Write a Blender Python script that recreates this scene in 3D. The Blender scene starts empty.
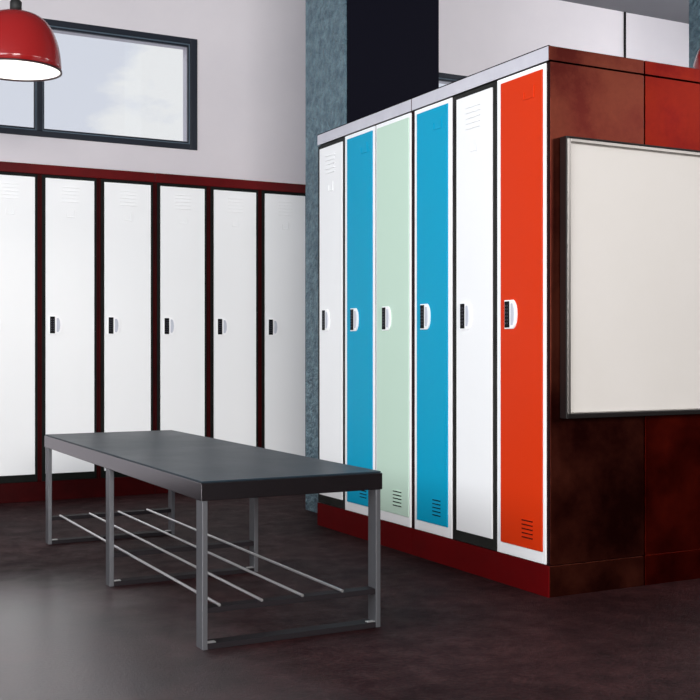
import bpy, bmesh, math, random
from mathutils import Vector, Matrix
random.seed(4)
SC = bpy.context.scene
COL = SC.collection
R = math.radians

# ------------------------------------------------------------------ camera
cam_d = bpy.data.cameras.new('camera'); cam = bpy.data.objects.new('camera', cam_d); COL.objects.link(cam)
cam.location = (0, 0, .941); cam.rotation_euler = (R(90), 0, R(-27.7))
cam_d.sensor_width = 36; cam_d.lens = 36 * 1114 / 700
SC.camera = cam
# ------------------------------------------------------------------ exposure
vs = SC.view_settings
vs.view_transform = 'Standard'; vs.look = 'None'; vs.gamma = 1; vs.exposure = 0.0; vs.use_curve_mapping = False
# ------------------------------------------------------------------ world: pale sky with clouds
W = bpy.data.worlds.new('sky'); SC.world = W; W.use_nodes = True
nt = W.node_tree; nt.nodes.clear()
N = nt.nodes.new; L = nt.links.new
tc = N('ShaderNodeTexCoord')
mp = N('ShaderNodeMapping'); mp.inputs['Scale'].default_value = (1, 1, 2.2); L(tc.outputs['Generated'], mp.inputs['Vector'])
nz = N('ShaderNodeTexNoise'); nz.inputs['Scale'].default_value = 5.0; nz.inputs['Detail'].default_value = 7; nz.inputs['Roughness'].default_value = .62
L(mp.outputs['Vector'], nz.inputs['Vector'])
# a cloud bank over the horizon to the north-north-east, broken up by noise
dist = N('ShaderNodeVectorMath'); dist.operation = 'DISTANCE'
L(tc.outputs['Generated'], dist.inputs[0]); dist.inputs[1].default_value = (.345, .905, .222)
mr = N('ShaderNodeMapRange'); mr.inputs['From Min'].default_value = .0; mr.inputs['From Max'].default_value = .12
mr.inputs['To Min'].default_value = .34; mr.inputs['To Max'].default_value = -.03
L(dist.outputs['Value'], mr.inputs['Value'])
ad = N('ShaderNodeMath'); ad.operation = 'ADD'; L(nz.outputs['Fac'], ad.inputs[0]); L(mr.outputs['Result'], ad.inputs[1])
cr = N('ShaderNodeValToRGB'); cr.color_ramp.elements[0].position = .60; cr.color_ramp.elements[1].position = .70
cr.color_ramp.elements[0].color = (.745, .77, .85, 1); cr.color_ramp.elements[1].color = (.92, .92, .92, 1)
L(ad.outputs[0], cr.inputs['Fac'])
bg = N('ShaderNodeBackground'); bg.inputs['Strength'].default_value = 1.0; L(cr.outputs['Color'], bg.inputs['Color'])
wo = N('ShaderNodeOutputWorld'); L(bg.outputs[0], wo.inputs['Surface'])

# ------------------------------------------------------------------ west daylight, added fill lights, pendant lamps' light
def area(name, loc, rot, sx, sy, power, color=(1, 1, 1)):
    d = bpy.data.lights.new(name, 'AREA'); d.shape = 'RECTANGLE'; d.size = sx; d.size_y = sy; d.energy = power; d.color = color
    o = bpy.data.objects.new(name, d); o.location = loc; o.rotation_euler = rot; COL.objects.link(o); return o
area('daylight_west', (-2.95, 1.6, 2.45), (0, R(-90), 0), 2.1, 5.6, 325, (.93, .97, 1.0))     # left wall window
area('fill_south', (-1.0, -5.95, 2.6), (R(90), 0, 0), 3.8, 1.9, 760, (1.0, .975, .95))    # added unseen fill from behind, to brighten the doors
area('fill_east', (8.15, -2.6, 3.35), (0, R(90), 0), .95, 5.6, 130, (1.0, .98, .96))    # added unseen light, reflected along the tops of the end panels
area('fill_north_east', (8.15, 4.6, 3.1), (0, R(90), 0), 1.4, 3.4, 150, (.97, .98, 1.0))    # added unseen light to brighten the right part of the back wall
LAMP_W = 22

# ------------------------------------------------------------------ materials
def mat(name, col, rough=.5, metal=0.0, spec=.5, emit=None, es=1.0):
    m = bpy.data.materials.new(name); m.use_nodes = True
    b = m.node_tree.nodes['Principled BSDF']
    b.inputs['Base Color'].default_value = (*col, 1); b.inputs['Roughness'].default_value = rough
    b.inputs['Metallic'].default_value = metal; b.inputs['Specular IOR Level'].default_value = spec
    if emit: b.inputs['Emission Color'].default_value = (*emit, 1); b.inputs['Emission Strength'].default_value = es
    return m
def noisy(name, c1, c2, scale=4, rough=.5, r2=None, spec=.5, bump=0, bscale=60, bdist=.01, detail=8, lo=.35, hi=.65, metal=0, stretch=(1, 1, 1)):
    m = mat(name, c1, rough, metal, spec); t = m.node_tree; b = t.nodes['Principled BSDF']
    c = t.nodes.new('ShaderNodeTexCoord'); mm = t.nodes.new('ShaderNodeMapping'); mm.inputs['Scale'].default_value = stretch
    g = t.nodes.new('ShaderNodeNewGeometry'); t.links.new(g.outputs['Position'], mm.inputs['Vector'])
    n = t.nodes.new('ShaderNodeTexNoise'); n.inputs['Scale'].default_value = scale; n.inputs['Detail'].default_value = detail; n.inputs['Roughness'].default_value = .65
    t.links.new(mm.outputs['Vector'], n.inputs['Vector'])
    r = t.nodes.new('ShaderNodeValToRGB'); r.color_ramp.elements[0].position = lo; r.color_ramp.elements[1].position = hi
    r.color_ramp.elements[0].color = (*c1, 1); r.color_ramp.elements[1].color = (*c2, 1)
    t.links.new(n.outputs['Fac'], r.inputs['Fac']); t.links.new(r.outputs['Color'], b.inputs['Base Color'])
    if r2 is not None:
        q = t.nodes.new('ShaderNodeMapRange'); q.inputs['From Min'].default_value = lo; q.inputs['From Max'].default_value = hi
        q.inputs['To Min'].default_value = rough; q.inputs['To Max'].default_value = r2
        t.links.new(n.outputs['Fac'], q.inputs['Value']); t.links.new(q.outputs['Result'], b.inputs['Roughness'])
    if bump:
        n2 = t.nodes.new('ShaderNodeTexNoise'); n2.inputs['Scale'].default_value = bscale; n2.inputs['Detail'].default_value = 6
        t.links.new(g.outputs['Position'], n2.inputs['Vector'])
        bp = t.nodes.new('ShaderNodeBump'); bp.inputs['Strength'].default_value = bump; bp.inputs['Distance'].default_value = bdist
        t.links.new(n2.outputs['Fac'], bp.inputs['Height']); t.links.new(bp.outputs['Normal'], b.inputs['Normal'])
    return m
M = {}
M['white_door'] = mat('white_enamel', (.89, .89, .895), .5, spec=.15)
M['white_trim'] = mat('white_trim', (.93, .93, .94), .45, spec=.3)
M['blue'] = mat('cyan_blue_enamel', (.0, .33, .54), .42, spec=.12)
M['green'] = mat('mint_enamel', (.55, .72, .60), .5, spec=.25)
M['orange'] = mat('orange_red_enamel', (.63, .034, .003), .42, spec=.12)
M['black_frame'] = noisy('black_door_frame', (.003, .004, .0035), (.007, .008, .007), 9, .55, spec=.1)
M['grey_frame'] = noisy('charcoal_door_frame', (.008, .008, .007), (.022, .022, .02), 6, .5, spec=.15)
M['left_red'] = noisy('dark_oxblood_paint', (.022, .0012, .0015), (.042, .0015, .002), 3, .45, spec=.06)
M['maroon_body'] = mat('deep_maroon_body', (.011, .0012, .002), .5, spec=.08)
M['left_cap'] = noisy('oxblood_cap_paint', (.07, .003, .004), (.12, .004, .005), 3, .4, spec=.12)
M['lit_front_red'] = noisy('crimson_lit_front', (.085, .0012, .002), (.11, .001, .002), 3, .5, spec=.07)  # brighter than the oxblood: stronger light on this front is in the colour
M['brown_side'] = noisy('mottled_brown_red_steel', (.055, .008, .006), (.155, .036, .021), 3.5, .30, .42, lo=.36, hi=.66, metal=1, detail=14)
M['red_side'] = noisy('mottled_red_steel', (.08, .003, .002), (.19, .013, .005), 3.5, .30, .42, lo=.36, hi=.66, metal=1, detail=14)
M['dark_gap'] = mat('dark_shadow_gap_rubber', (.004, .002, .002), .8, spec=.1)
M['sky_glint'] = noisy('lavender_sky_reflection', (.52, .51, .57), (.60, .59, .64), 5, .5, spec=.3)  # reflected sky on the dark red cap front, put into a pale colour
M['edge'] = mat('bright_steel_edge', (.75, .72, .72), .3, 0.6)
M['wall'] = noisy('pale_grey_plaster', (.68, .645, .68), (.72, .68, .71), 1.3, .85, spec=.15, bump=.05, bscale=120)
M['ceiling'] = mat('ceiling_paint', (.22, .22, .24), .9, spec=.1)
M['room'] = mat('side_wall_paint', (.12, .115, .125), .9, spec=.1)
M['column'] = noisy('rough_slate_blue_plaster', (.08, .16, .215), (.24, .38, .45), 16, .42, spec=.6, bump=1.0, bscale=45, bdist=.09)
M['column_shaded'] = mat('column_shade_face', (.004, .004, .009), .6, spec=.05)  # deep shade on the column front put into the colour
M['win'] = mat('dark_navy_aluminium', (.008, .012, .022), .4, spec=.4)
M['win_light'] = mat('slate_aluminium_bead', (.10, .14, .18), .4, spec=.4)
M['bench_top'] = noisy('slate_seat_laminate', (.016, .028, .039), (.020, .034, .046), 2, .36, .42, spec=.16)
M['bench_metal'] = mat('charcoal_powder_coat', (.19, .185, .20), .20, 1.0, spec=.4)
M['leg_metal'] = mat('brushed_charcoal_leg', (.17, .172, .185), .38, .7, spec=.3)
M['bar_metal'] = mat('dark_shelf_metal', (.014, .011, .013), .6, .0, spec=.12)
M['chrome'] = mat('bright_steel_rod', (.8, .8, .8), .28, .9)
M['keypad'] = mat('black_keypad', (.003, .003, .004), .45, spec=.1)
M['key'] = mat('keypad_key_grey', (.03, .03, .045), .5)
M['recess'] = mat('pale_blue_grey_recess', (.55, .57, .64), .4)
M['slot'] = mat('dark_vent_opening', (.01, .01, .01), .8, spec=.1)
M['slot_red'] = mat('dark_red_vent_opening', (.06, .006, .004), .8, spec=.1)
M['lamp_red'] = mat('gloss_red_enamel', (.30, .012, .012), .16, spec=.6)
M['lamp_white'] = mat('white_lamp_liner', (.9, .9, .88), .5, emit=(1, .97, .93), es=.55)
M['lamp_trim'] = mat('dark_lamp_rim', (.03, .004, .006), .35)
M['bulb'] = mat('lit_bulb', (1, 1, 1), .5, emit=(1, .95, .88), es=6)
M['board'] = noisy('cream_white_board', (.70, .665, .625), (.73, .695, .66), 1.2, .4, spec=.3)
M['board_frame'] = mat('dark_bronze_frame', (.008, .006, .006), .4, .0, spec=.3)
M['lit_bead'] = mat('lit_steel_bead', (.30, .28, .265), .35, .9)  # lighter than the frame, for its bars that catch light
M['cord'] = mat('black_cord', (.01, .01, .01), .6)
def glass():
    m = bpy.data.materials.new('window_glass'); m.use_nodes = True; t = m.node_tree; t.nodes.clear()
    o = t.nodes.new('ShaderNodeOutputMaterial'); mx = t.nodes.new('ShaderNodeMixShader')
    tr = t.nodes.new('ShaderNodeBsdfTransparent'); tr.inputs['Color'].default_value = (.98, .99, 1, 1)
    gl = t.nodes.new('ShaderNodeBsdfGlossy'); gl.inputs['Roughness'].default_value = .02
    mx.inputs['Fac'].default_value = .06
    t.links.new(tr.outputs[0], mx.inputs[1]); t.links.new(gl.outputs[0], mx.inputs[2]); t.links.new(mx.outputs[0], o.inputs['Surface'])
    return m
M['glass'] = glass()
def floor_mat():
    m = mat('dark_stained_concrete', (.04, .03, .03), .5, spec=.07); t = m.node_tree; b = t.nodes['Principled BSDF']
    g = t.nodes.new('ShaderNodeNewGeometry')
    def noise(s, d, r=.65):
        n = t.nodes.new('ShaderNodeTexNoise'); n.inputs['Scale'].default_value = s; n.inputs['Detail'].default_value = d; n.inputs['Roughness'].default_value = r
        t.links.new(g.outputs['Position'], n.inputs['Vector']); return n
    n1 = noise(1.6, 9); n2 = noise(9, 8, .7); n3 = noise(75, 4, .8)
    r1 = t.nodes.new('ShaderNodeValToRGB'); e = r1.color_ramp.elements
    e[0].position = .36; e[0].color = (.014, .0038, .0048, 1); e[1].position = .66; e[1].color = (.043, .016, .0175, 1)
    t.links.new(n1.outputs['Fac'], r1.inputs['Fac'])
    r2 = t.nodes.new('ShaderNodeValToRGB'); e = r2.color_ramp.elements
    e[0].position = .33; e[0].color = (.55, .55, .58, 1); e[1].position = .6; e[1].color = (1.15, 1.12, 1.1, 1)
    t.links.new(n2.outputs['Fac'], r2.inputs['Fac'])
    mu = t.nodes.new('ShaderNodeMix'); mu.data_type = 'RGBA'; mu.blend_type = 'MULTIPLY'; mu.inputs['Factor'].default_value = 1
    t.links.new(r1.outputs['Color'], mu.inputs['A']); t.links.new(r2.outputs['Color'], mu.inputs['B'])
    r3 = t.nodes.new('ShaderNodeValToRGB'); e = r3.color_ramp.elements
    e[0].position = .40; e[0].color = (.5, .5, .5, 1); e[1].position = .62; e[1].color = (1.7, 1.65, 1.6, 1)
    t.links.new(n3.outputs['Fac'], r3.inputs['Fac'])
    m2 = t.nodes.new('ShaderNodeMix'); m2.data_type = 'RGBA'; m2.blend_type = 'MULTIPLY'; m2.inputs['Factor'].default_value = 1
    t.links.new(mu.outputs['Result'], m2.inputs['A']); t.links.new(r3.outputs['Color'], m2.inputs['B'])
    t.links.new(m2.outputs['Result'], b.inputs['Base Color'])
    q = t.nodes.new('ShaderNodeMapRange'); q.inputs['From Min'].default_value = .35; q.inputs['From Max'].default_value = .65
    q.inputs['To Min'].default_value = .62; q.inputs['To Max'].default_value = .46
    t.links.new(n2.outputs['Fac'], q.inputs['Value']); t.links.new(q.outputs['Result'], b.inputs['Roughness'])
    # gloss raised on this strip to place a pale sheen left of the bench
    sp = t.nodes.new('ShaderNodeSeparateXYZ'); t.links.new(g.outputs['Position'], sp.inputs[0])
    def ramp(sock, a, c):
        w = t.nodes.new('ShaderNodeMapRange'); w.interpolation_type = 'SMOOTHSTEP'
        w.inputs['From Min'].default_value = a; w.inputs['From Max'].default_value = c; t.links.new(sock, w.inputs['Value']); return w.outputs['Result']
    sheen_mask = t.nodes.new('ShaderNodeMath'); sheen_mask.operation = 'MULTIPLY'
    t.links.new(ramp(sp.outputs['X'], 1.5, .75), sheen_mask.inputs[0]); t.links.new(ramp(sp.outputs['Y'], 5.0, 3.9), sheen_mask.inputs[1])
    wr = t.nodes.new('ShaderNodeMix'); wr.data_type = 'FLOAT'; wr.inputs['B'].default_value = .30
    t.links.new(sheen_mask.outputs[0], wr.inputs['Factor']); t.links.new(q.outputs['Result'], wr.inputs['A']); t.links.new(wr.outputs['Result'], b.inputs['Roughness'])
    ws = t.nodes.new('ShaderNodeMapRange'); ws.inputs['To Min'].default_value = .07; ws.inputs['To Max'].default_value = 1.0
    t.links.new(sheen_mask.outputs[0], ws.inputs['Value']); t.links.new(ws.outputs['Result'], b.inputs['Specular IOR Level'])
    t.links.new(sheen_mask.outputs[0], b.inputs['Coat Weight']); b.inputs['Coat Roughness'].default_value = .32; b.inputs['Coat IOR'].default_value = 1.7
    bp = t.nodes.new('ShaderNodeBump'); bp.inputs['Strength'].default_value = .8; bp.inputs['Distance'].default_value = .014
    t.links.new(n3.outputs['Fac'], bp.inputs['Height']); t.links.new(bp.outputs['Normal'], b.inputs['Normal'])
    return m
M['floor'] = floor_mat()

# ------------------------------------------------------------------ helpers
class MB:
    def __init__(s): s.bm = bmesh.new()
    def box(s, x0, x1, y0, y1, z0, z1, bev=0, mi=0):
        r = bmesh.ops.create_cube(s.bm, size=1)
        vs_ = r['verts']
        for v in vs_: v.co = Vector(((x0+x1)/2 + v.co.x*(x1-x0), (y0+y1)/2 + v.co.y*(y1-y0), (z0+z1)/2 + v.co.z*(z1-z0)))
        fs = {f for v in vs_ for f in v.link_faces}
        for f in fs: f.material_index = mi
        if bev:
            es = list({e for v in vs_ for e in v.link_edges})
            bmesh.ops.bevel(s.bm, geom=es, offset=bev, segments=2, affect='EDGES', profile=.5, clamp_overlap=True)
        return s
    def ring(s, x0, x1, z0, z1, l, r, b, t, y0, y1, bev=.0015):
        """rectangular frame in the xz plane, four bars mitred by overlap-free boxes"""
        s.box(x0, x0+l, y0, y1, z0, z1, bev); s.box(x1-r, x1, y0, y1, z0, z1, bev)
        s.box(x0+l, x1-r, y0, y1, z0, z0+b, bev); s.box(x0+l, x1-r, y0, y1, z1-t, z1, bev)
        return s
    def lathe(s, prof, seg=64, close=False):
        rings = []
        for r, z in prof:
            rings.append([s.bm.verts.new((r*math.cos(2*math.pi*k/seg), r*math.sin(2*math.pi*k/seg), z)) for k in range(seg)])
        n = len(rings)
        for i in range(n if close else n-1):
            a, b = rings[i], rings[(i+1) % n]
            for k in range(seg):
                f = s.bm.faces.new((a[k], a[(k+1) % seg], b[(k+1) % seg], b[k])); f.smooth = True
        return s
    def tube(s, p0, p1, r, seg=16):
        p0, p1 = Vector(p0), Vector(p1); d = p1-p0
        q = d.to_track_quat('Z', 'Y').to_matrix().to_4x4()
        bmesh.ops.create_cone(s.bm, cap_ends=True, segments=seg, radius1=r, radius2=r, depth=d.length, matrix=Matrix.Translation((p0+p1)/2) @ q)
        return s
    def prism(s, pts, y0, y1, bev=0):
        """outline pts in xz extruded along y"""
        a = [s.bm.verts.new((x, y0, z)) for x, z in pts]; b = [s.bm.verts.new((x, y1, z)) for x, z in pts]
        fs = [s.bm.faces.new(a), s.bm.faces.new(b[::-1])]
        n = len(pts)
        for i in range(n): s.bm.faces.new((a[i], b[i], b[(i+1) % n], a[(i+1) % n]))
        if bev:
            bmesh.ops.bevel(s.bm, geom=list(fs[0].edges), offset=bev, segments=2, affect='EDGES')
        return s
    def build(s, name, m, parent=None, loc=None, smooth=False):
        bmesh.ops.recalc_face_normals(s.bm, faces=s.bm.faces)
        me = bpy.data.meshes.new(name); s.bm.to_mesh(me); s.bm.free()
        for k in (m if isinstance(m, (list, tuple)) else [m]): me.materials.append(M[k])
        if smooth:
            for p in me.polygons: p.use_smooth = True
        o = bpy.data.objects.new(name, me); COL.objects.link(o)
        if parent: o.parent = parent
        if loc: o.location = loc
        return o
def tag(o, label, cat, group=None):
    o['label'] = label; o['category'] = cat
    if group: o['group'] = group
    return o
def thing(name, label, cat, loc=(0, 0, 0), rz=0, group=None):
    o = bpy.data.objects.new(name, None); COL.objects.link(o); o.empty_display_size = .1
    o.location = loc; o.rotation_euler = (0, 0, rz); return tag(o, label, cat, group)
def struct(o): o['kind'] = 'structure'; return o
def copy_tree(o, parent=None):
    c = o.copy(); COL.objects.link(c); c.parent = parent
    for ch in list(o.children): copy_tree(ch, c)
    return c

# ------------------------------------------------------------------ the room
X0, X1, Y0, Y1, ZC = -3.0, 8.2, -6.0, 7.52, 3.9
struct(MB().box(X0-.3, X1+.3, Y0-.3, Y1+.3, -.15, 0).build('floor', 'floor'))
struct(MB().box(X0-.3, X1+.3, Y0-.3, Y1+.3, ZC, ZC+.15).build('ceiling', 'ceiling'))
b = MB()
b.box(X1, X1+.3, Y0-.3, -5.4, 0, ZC); b.box(X1, X1+.3, .2, 2.8, 0, ZC); b.box(X1, X1+.3, 6.4, Y1+.3, 0, ZC); b.box(X1, X1+.3, 2.8, 6.4, 0, 2.4); b.box(X1, X1+.3, 2.8, 6.4, 3.8, ZC); b.box(X1, X1+.3, -5.4, .2, 0, 2.85); b.box(X1, X1+.3, -5.4, .2, 3.8, ZC)  # both high openings made up for the added east lights
struct(b.build('wall_right', 'room'))
def wall_x(name, m, openings, y0, y1):
    """wall spanning X0..X1 with rectangular openings (x0,x1,z0,z1), made of bands"""
    b = MB(); cuts = sorted(openings); x = X0-.3
    for (a, c, z0, z1) in cuts:
        b.box(x, a, y0, y1, 0, ZC); b.box(a, c, y0, y1, 0, z0); b.box(a, c, y0, y1, z1, ZC); x = c
    b.box(x, X1, y0, y1, 0, ZC)
    return struct(b.build(name, m))
WZ0, WZ1 = 2.36, 3.148
w1 = (-.56, 2.719, WZ0, WZ1); w2 = (3.95, 6.3, WZ0, WZ1)
wall_x('wall_back', 'wall', [w1, w2], Y1, Y1+.3)
wall_x('wall_front', 'room', [(-2.9, .9, 1.65, 3.55)], Y0-.3, Y0)  # opening made up for the added south light
b = MB()
b.box(X0-.3, X0, Y0, -1.2, 0, ZC); b.box(X0-.3, X0, 4.4, Y1, 0, ZC); b.box(X0-.3, X0, -1.2, 4.4, 0, 1.4); b.box(X0-.3, X0, -1.2, 4.4, 3.5, ZC)
struct(b.build('wall_left', 'room'))

def window(idx, x0, x1, z0, z1, mull):
    """dark aluminium ribbon window in the back wall"""
    y = Y1
    fr = MB(); fr.ring(x0, x1, z0, z1, .052, .052, .038, .038, y-.012, y+.05, .003)
    for mx in mull: fr.box(mx-.019, mx+.019, y-.01, y+.05, z0+.038, z1-.038, .003)
    root = struct(fr.build('window_%d' % idx, 'win'))
    xs = [x0+.052] + [v for mx in mull for v in (mx-.019, mx+.019)] + [x1-.052]
    for i in range(0, len(xs), 2):
        a, c = xs[i], xs[i+1]
        MB().ring(a, c, z0+.038, z1-.038, .007, .007, .008, .008, y+.0, y+.03, .002).build('glazing_bead', 'win_light', root)
        MB().ring(a+.007, c-.007, z0+.046, z1-.046, .007, .007, .012, .012, y+.006, y+.03, .002).build('sash', 'win', root)
        MB().box(a+.012, c-.012, y+.018, y+.024, z0+.056, z1-.056).build('pane', 'glass', root)
    return root
window(1, *w1, [-.54+.075, .54, 1.616][1:])
window(2, *w2, [5.125])
# conduit strip on the wall to the right
struct(MB().box(6.655, 6.672, Y1-.012, Y1, 0, ZC, .002).build('trim_1', 'keypad'))

def column(x, y, sx, sy, name, label):
    bm = MB(); bm.box(x, x+sx, y+.012, y+sy, 0, ZC, .004)
    o = bm.build(name, 'column'); 
    MB().box(x+.006, x+sx, y, y+.012, 0, ZC, .001).build('shaded_front', 'column_shaded', o)  # near-black sheet standing in for shade on this face of the plaster
    return tag(o, label, 'column', None)
column(2.816, 5.402, .594, .528, 'column', 'square column of rough slate-blue plaster with its shaded front painted near-black, at the far end of the coloured lockers')
column(5.85, 5.402, .594, .528, 'column', 'sliver of slate-blue column behind the red lamp at the right edge')

# ------------------------------------------------------------------ lockers
PB, PT = .168, 2.016          # door panel bottom and top
CB, CT = .121, 2.038          # carcass
def lock_parts(x, zc, door, hw=.082, hh=.115):
    """keypad plate with D-shaped grip"""
    z0, z1 = zc-hh/2, zc+hh/2
    pts = [(x, z0), (x+hw-.022, z0)]
    for k in range(9):
        a = -math.pi/2 + math.pi*k/8
        pts.append((x+hw-.022+.022*math.cos(a), zc + hh/2*math.sin(a)*.98))
    pts += [(x+hw-.022, z1), (x, z1)]
    # squarer D: straight top/bottom bulging edge on the right
    pts = [(x, z0), (x+.058, z0), (x+.066, z0+.006)] + [(x+.068+.014*math.cos(a), zc+(hh/2-.012)*math.sin(a)) for a in [R(v) for v in (-75, -50, -25, 0, 25, 50, 75)]] + [(x+.066, z1-.006), (x+.058, z1), (x, z1)]
    MB().prism(pts, -.012, -.005, .002).build('lock_plate', 'white_trim', door)
    kb = MB(); kb.box(x+.005, x+.036, -.0145, -.010, z0+.005, z1-.005, .0015)
    for r in range(6):
        for c in range(2):
            kx = x+.0135+c*.0125; kz = zc-.035+r*.014
            kb.box(kx-.0032, kx+.0032, -.0153, -.014, kz-.003, kz+.003, 0, 1)
    kb.build('keypad', ['keypad', 'key'], door)
    g = MB(); g.prism([(x+.046, zc-.042), (x+.056, zc-.044)] + [(x+.058+.010*math.cos(a), zc+.040*math.sin(a)) for a in [R(v) for v in (-70, -35, 0, 35, 70)]] + [(x+.056, zc+.044), (x+.046, zc+.042)], -.0145, -.011, .001)
    g.build('handle', 'recess', door)
def make_locker(label, w, depth, d0, d1, f0, f1, door_m, frame_m, body_m, hz=1.095, hx=.02, top_vent=True, side_m=None, group=None):
    t = thing('locker', label, 'locker', group=group)
    b = MB()
    b.box(.001, w-(.005 if side_m else .001), .004, depth, CB, CT, .0015)
    b.build('carcass', body_m, t)
    if side_m: MB().box(w-.005, w-.001, .006, depth, CB, CT, .001).build('side_panel', side_m, t)
    # frame around the door
    MB().ring(f0, f1, CB+.001, CT-.002, d0-f0-.0015, f1-d1-.0015, PB-CB-.003, CT-PT-.003, -.002, .02, .0015).build('door_frame', frame_m, t)
    dr = MB(); dr.box(d0, d1, -.006, .018, PB, PT, .0015)
    door = dr.build('door', door_m, t)
    lock_parts(d0+hx, hz, door)
    pw = d1-d0; cx = (d0+d1)/2
    if top_vent:
        v = MB()
        for k in range(5):
            z = 1.965-k*.0225
            v.prism([(cx-.055, z-.003), (cx+.055, z-.003), (cx+.05, z+.004), (cx-.05, z+.004)], -.0105, -.005, .0015)
        v.build('vent', door_m, door)
        h = MB(); h.box(cx-.022, cx+.03, -.009, -.005, 1.775, 1.781, .001); h.box(cx+.024, cx+.03, -.009, -.005, 1.781, 1.825, .001); h.box(cx-.022, cx-.018, -.008, -.005, 1.781, 1.81, .001)
        h.build('label_holder', door_m, door)
    elif door_m != 'green':
        lx0 = d0+pw*.56; lx1 = d0+pw*.82
        h = MB(); h.box(lx0, lx1, -.009, -.005, 1.918, 1.924, .001); h.box(lx1-.006, lx1, -.009, -.005, 1.924, 1.968, .001); h.box(lx0, lx0+.006, -.009, -.005, 1.924, 1.95, .001)
        h.build('label_holder', door_m, door)
    if not top_vent:
        v = MB()
        vx0 = d0+pw*.53; vx1 = d0+pw*.79
        for k in range(5):
            z = .275-k*.0165
            v.prism([(vx0, z-.0028), (vx1, z-.0028), (vx1, z+.0028), (vx0, z+.0028)], -.0072, -.0055)
        v.build('vent', 'slot_red' if door_m == 'orange' else 'slot', door)
        if True:
            hood = MB()
            for k in range(5):
                z = .275-k*.0165
                hood.prism([(vx0, z+.003), (vx1, z+.003), (vx1, z+.0055), (vx0, z+.0055)], -.0105, -.0055)
            hood.build('louvre_hood', door_m, door)
    return t

# left row, standing against the back wall
LY = 7.045; LD = .47
pitch = .3717; LX = 1.143
LG = 'white lockers along the back wall'
lab = ['white locker at the left edge, cut by the picture side, nearest the red hanging lamp',
       'white locker on the back wall rising behind the left end of the bench',
       'white back-wall locker just left of the joint in the red cap',
       'white back-wall locker just right of the joint in the red cap',
       'second white back-wall locker to the left of the blue-grey column',
       'white locker on the back wall standing next to the blue-grey column']
base = make_locker(lab[0], pitch, LD, .036, pitch-.030, .014, pitch-.014, 'white_door', 'black_frame', 'left_red', 1.098, .02)
for i in range(6):
    o = base if i == 0 else copy_tree(base)
    o.location = (LX+i*pitch, LY, 0); o['label'] = lab[i]; o['group'] = LG
for u, (side, nm) in enumerate((('left', 'left'), ('right', 'right'))):
    a = LX+u*3*pitch; c = a+3*pitch
    cap = MB().box(a+.0015, c-.0015, LY-.004, LY+LD, CT, 2.098, .002).build('cap_board', 'left_cap')
    tag(cap, 'dark red cap board on top of the %s three white lockers by the back wall' % nm, 'cap board')
    MB().box(a+.002, c-.002, LY-.003, LY+.010, 2.098, 2.101, .0005).build('edge_strip', 'edge', cap)
    pl = MB().box(a+.0015, c-.0015, LY-.002, LY+LD, 0, CB, .002).build('locker_plinth', 'left_red')
    tag(pl, 'dark red plinth under the %s three white lockers by the back wall' % nm, 'plinth')

# right row, facing left, standing back to back with another row
RX = 2.637; RDp = .4705
bounds = [5.394, 5.075, 4.748, 4.41, 4.065, 3.733, 3.393]
spec = [  # label, door l, door r (from right edge), frame l, frame r, door mat, frame mat, handle z, handle x, top vent
 ('white locker with black frame at the far end of the coloured row, touching the column', .030, .025, .006, .004, 'white_door', 'grey_frame', 1.099, .042, True),
 ('blue locker between the far white locker and the mint one', .030, .033, .001, .012, 'blue', 'white_trim', 1.094, .046, False),
 ('mint green locker with white frame, the only green one', .016, .022, .002, .008, 'green', 'white_trim', 1.092, .060, False),
 ('blue locker between the mint one and the near white one', .053, .036, .028, .006, 'blue', 'white_trim', 1.091, .038, False),
 ('white locker with black frame between a blue locker and the orange one', .037, .031, .006, .003, 'white_door', 'grey_frame', 1.085, .036, True),
 ('orange-red locker with white frame at the near corner of the row', .030, .040, .001, .022, 'orange', 'white_trim', 1.083, .033, False)]
for i, (lb, dl, dr, fl, fr_, dm, fm, hz, hx, tv) in enumerate(spec):
    w = bounds[i]-bounds[i+1]
    t = make_locker(lb, w, RDp, dl, w-dr, fl, w-fr_, dm, fm, 'maroon_body', hz, hx, tv, 'brown_side' if dm == 'orange' else None, group='lockers of the coloured row')
    t.location = (RX, bounds[i], 0); t.rotation_euler = (0, 0, R(-90))
for nm, a, c in (('far', 4.41, 5.394), ('near', 3.393, 4.41)):
    cap = MB().box(RX, RX+RDp, a+.0015, c-.0015, CT+.006, 2.098, .001).build('cap_board', 'brown_side')
    tag(cap, 'cap board with painted-on sky reflection on the %s three lockers of the coloured row' % nm, 'cap board')
    MB().box(RX-.004, RX-.0002, a+.005, c-.005 if c < 5 else c-.001, CT+.004, 2.096, .001).build('sky_glint', 'sky_glint', cap)['label'] = 'pale lavender-grey front strip, sky reflection put in its colour'
    MB().box(RX-.005, RX+.006, a+.002, c-.002, 2.0965, 2.0995, .0005).build('edge_strip', 'dark_gap', cap)
    pl = MB().box(RX+.002, RX+RDp, a+.0012, c-.0012, 0, CB-.003, .001).build('locker_plinth', 'brown_side')
    MB().box(RX-.004, RX+.0018, a+.0012, c-.0012, 0, CB-.001, .0008).build('lit_front_strip', 'lit_front_red', pl)['label'] = 'crimson front strip with its brighter light put in the colour'  # added strip: the plinth's lit side is put into its colour
    tag(pl, 'crimson plinth under the %s three lockers of the coloured row' % nm, 'plinth')
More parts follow.
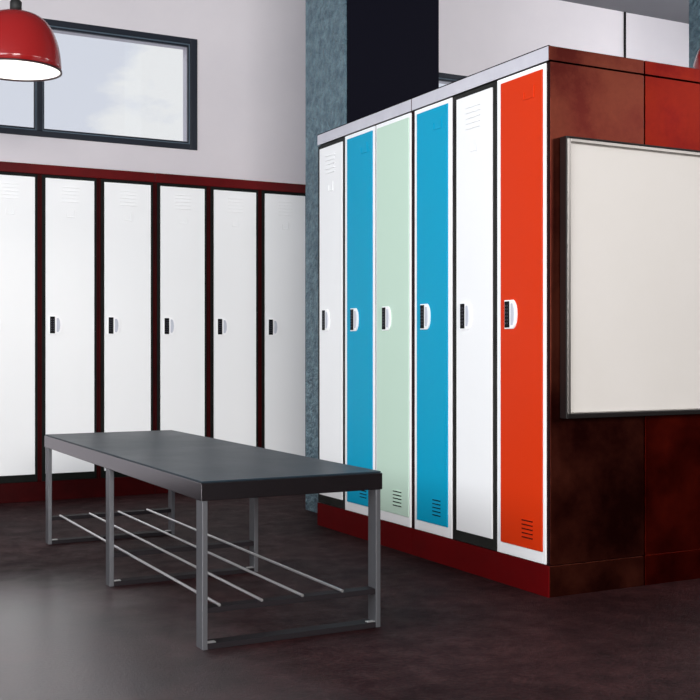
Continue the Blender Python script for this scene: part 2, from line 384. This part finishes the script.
# row standing behind, back to back, with its end panel in view
rx0, rx1 = RX+RDp+.007, RX+2*RDp+.45
r2 = thing('locker', 'red locker block behind the orange locker, end panel partly covered by the whiteboard', 'locker', (rx0, 3.393, 0))
MB().box(0, rx1-rx0, .001, 2.0, CB, CT, .0015).build('end_panel', 'red_side', r2)
cap = MB().box(rx0, rx1, 3.3945, 5.39, CT+.006, 2.098, .001).build('cap_board', 'red_side')
tag(cap, 'red-brown cap board on the block behind the coloured row, at the right edge', 'cap board')
pl = MB().box(rx0, rx1, 3.3942, 5.39, 0, CB-.001, .001).build('locker_plinth', 'red_side')
tag(pl, 'dark red plinth under the end panel below the whiteboard', 'plinth')

# ------------------------------------------------------------------ whiteboard on the end panels
bx0, bx1, bz0, bz1 = 2.685, 3.92, .680, 1.753
wb = thing('whiteboard', 'cream whiteboard with dark metal frame hung on the red locker end panels', 'whiteboard', ((bx0+bx1)/2, 3.392, bz0))
hw = (bx1-bx0)/2; hh = bz1-bz0
MB().ring(-hw, hw, 0, hh, .007, .007, .017, .006, -.040, 0, .002).build('frame', 'board_frame', wb)  # bottom bar thickened dark for the unlit part of the frame
MB().ring(-hw+.007, hw-.007, .017, hh-.006, .017, .017, .006, .016, -.038, -.006, .003).build('lit_inner_bead', 'lit_bead', wb)  # wide at top and sides: light on those bars put into the shape
MB().box(-hw+.022, hw-.022, -.022, -.004, .022, hh-.022).build('writing_surface', 'board', wb)

# ------------------------------------------------------------------ bench
BX0, BX1, BY0, BY1, BZ = 1.2065, 1.856, 3.298, 5.506, .528
bench = thing('bench', 'long low dark grey metal bench with a slatted rod shoe shelf', 'bench', ((BX0+BX1)/2, (BY0+BY1)/2, 0))
hx, hy = (BX1-BX0)/2, (BY1-BY0)/2
b = MB()
b.box(-hx, hx, -hy, hy, BZ-.060, BZ-.004, .0015)
b.build('seat_frame', 'bench_metal', bench)
MB().box(-hx+.004, hx-.004, -hy+.004, hy-.004, BZ-.0035, BZ+.0015, .001).build('seat_top', 'bench_top', bench)
LT, LW = .018, .056
ys = [-hy+.004, -LW/2-.012, hy-.004-LW]
for k, y in enumerate(ys):
    for sx in (-1, 1):
        xa = -hx+.005 if sx < 0 else hx-.005-LT
        MB().box(xa, xa+LT, y, y+LW, 0, BZ-.060, .0015).build('leg', 'leg_metal', bench)
        q = xa+LT if sx < 0 else xa-.03
        pc = MB()
        for j in (0, 1): pc.box(q, q+.03, y+.006+j*.012, y+.010+j*.012, LT, LT+.004, .001)
        pc.build('foot_clip', 'chrome', bench)
    MB().box(-hx+.005+LT, hx-.005-LT, y, y+LW, 0, LT, .0015).build('foot_bar', 'bar_metal', bench)
    MB().box(-hx+.005+LT, hx-.005-LT, y+.004, y+LW-.004, .113, .131, .0015).build('shelf_rail', 'bar_metal', bench)
cxb = (BX0+BX1)/2
for X in (1.271, 1.416, 1.561, 1.708):
    MB().tube((X-cxb, -hy+.010, .1355), (X-cxb, hy-.05, .1355), .0048).build('shelf_rod', 'chrome', bench)

# ------------------------------------------------------------------ pendant lamps
def make_pendant(label, loc):
    t = thing('pendant_lamp', label, 'lamp', loc, group='red pendant lamps')
    Rr = .231; prof = []
    for k in range(15):
        a = R(90*k/14)
        prof.append((Rr*math.cos(a)**.62 if k < 14 else .028, .30*math.sin(a)))
    prof[-1] = (.028, .30)
    sh = MB().lathe(prof + [(r-.004 if r > .03 else r-.003, max(z-.003, .0)) for r, z in prof[::-1]], 72, True).build('lamp_shade', 'lamp_red', t)
    MB().lathe([(max(r-.0055, .022), z*.985-.0008) for r, z in prof], 72).build('shade_liner', 'lamp_white', t)
    MB().lathe([(Rr-.006, -.004), (Rr+.003, -.004), (Rr+.003, .004), (Rr-.006, .004)], 72, True).build('rim', 'lamp_trim', t)
    MB().lathe([(.001, .365), (.022, .365), (.03, .355), (.03, .30), (.001, .30)], 32).build('lamp_holder', 'cord', t)
    MB().lathe([(.001, .298), (.016, .29), (.018, .19), (.034, .15), (.03, .115), (.012, .095), (.001, .092)], 32, ).build('bulb', 'bulb', t)
    MB().tube((0, 0, .365), (0, 0, ZC-loc[2]), .004).build('cord', 'cord', t)
    d = bpy.data.lights.new('lamp_light', 'SPOT'); d.energy = LAMP_W; d.spot_size = R(125); d.spot_blend = .8; d.shadow_soft_size = .06; d.color = (1, .93, .85)
    lo = bpy.data.objects.new('lamp_light', d); lo.parent = t; lo.location = (0, 0, .08); COL.objects.link(lo)
    return t
lp = make_pendant('red dome pendant lamp hanging over the left row of lockers', (1.155, 5.94, 2.396))
o = copy_tree(lp); o.location = (4.72, 4.44, 2.395); o['label'] = 'red dome pendant lamp at the right edge, in front of the distant column'
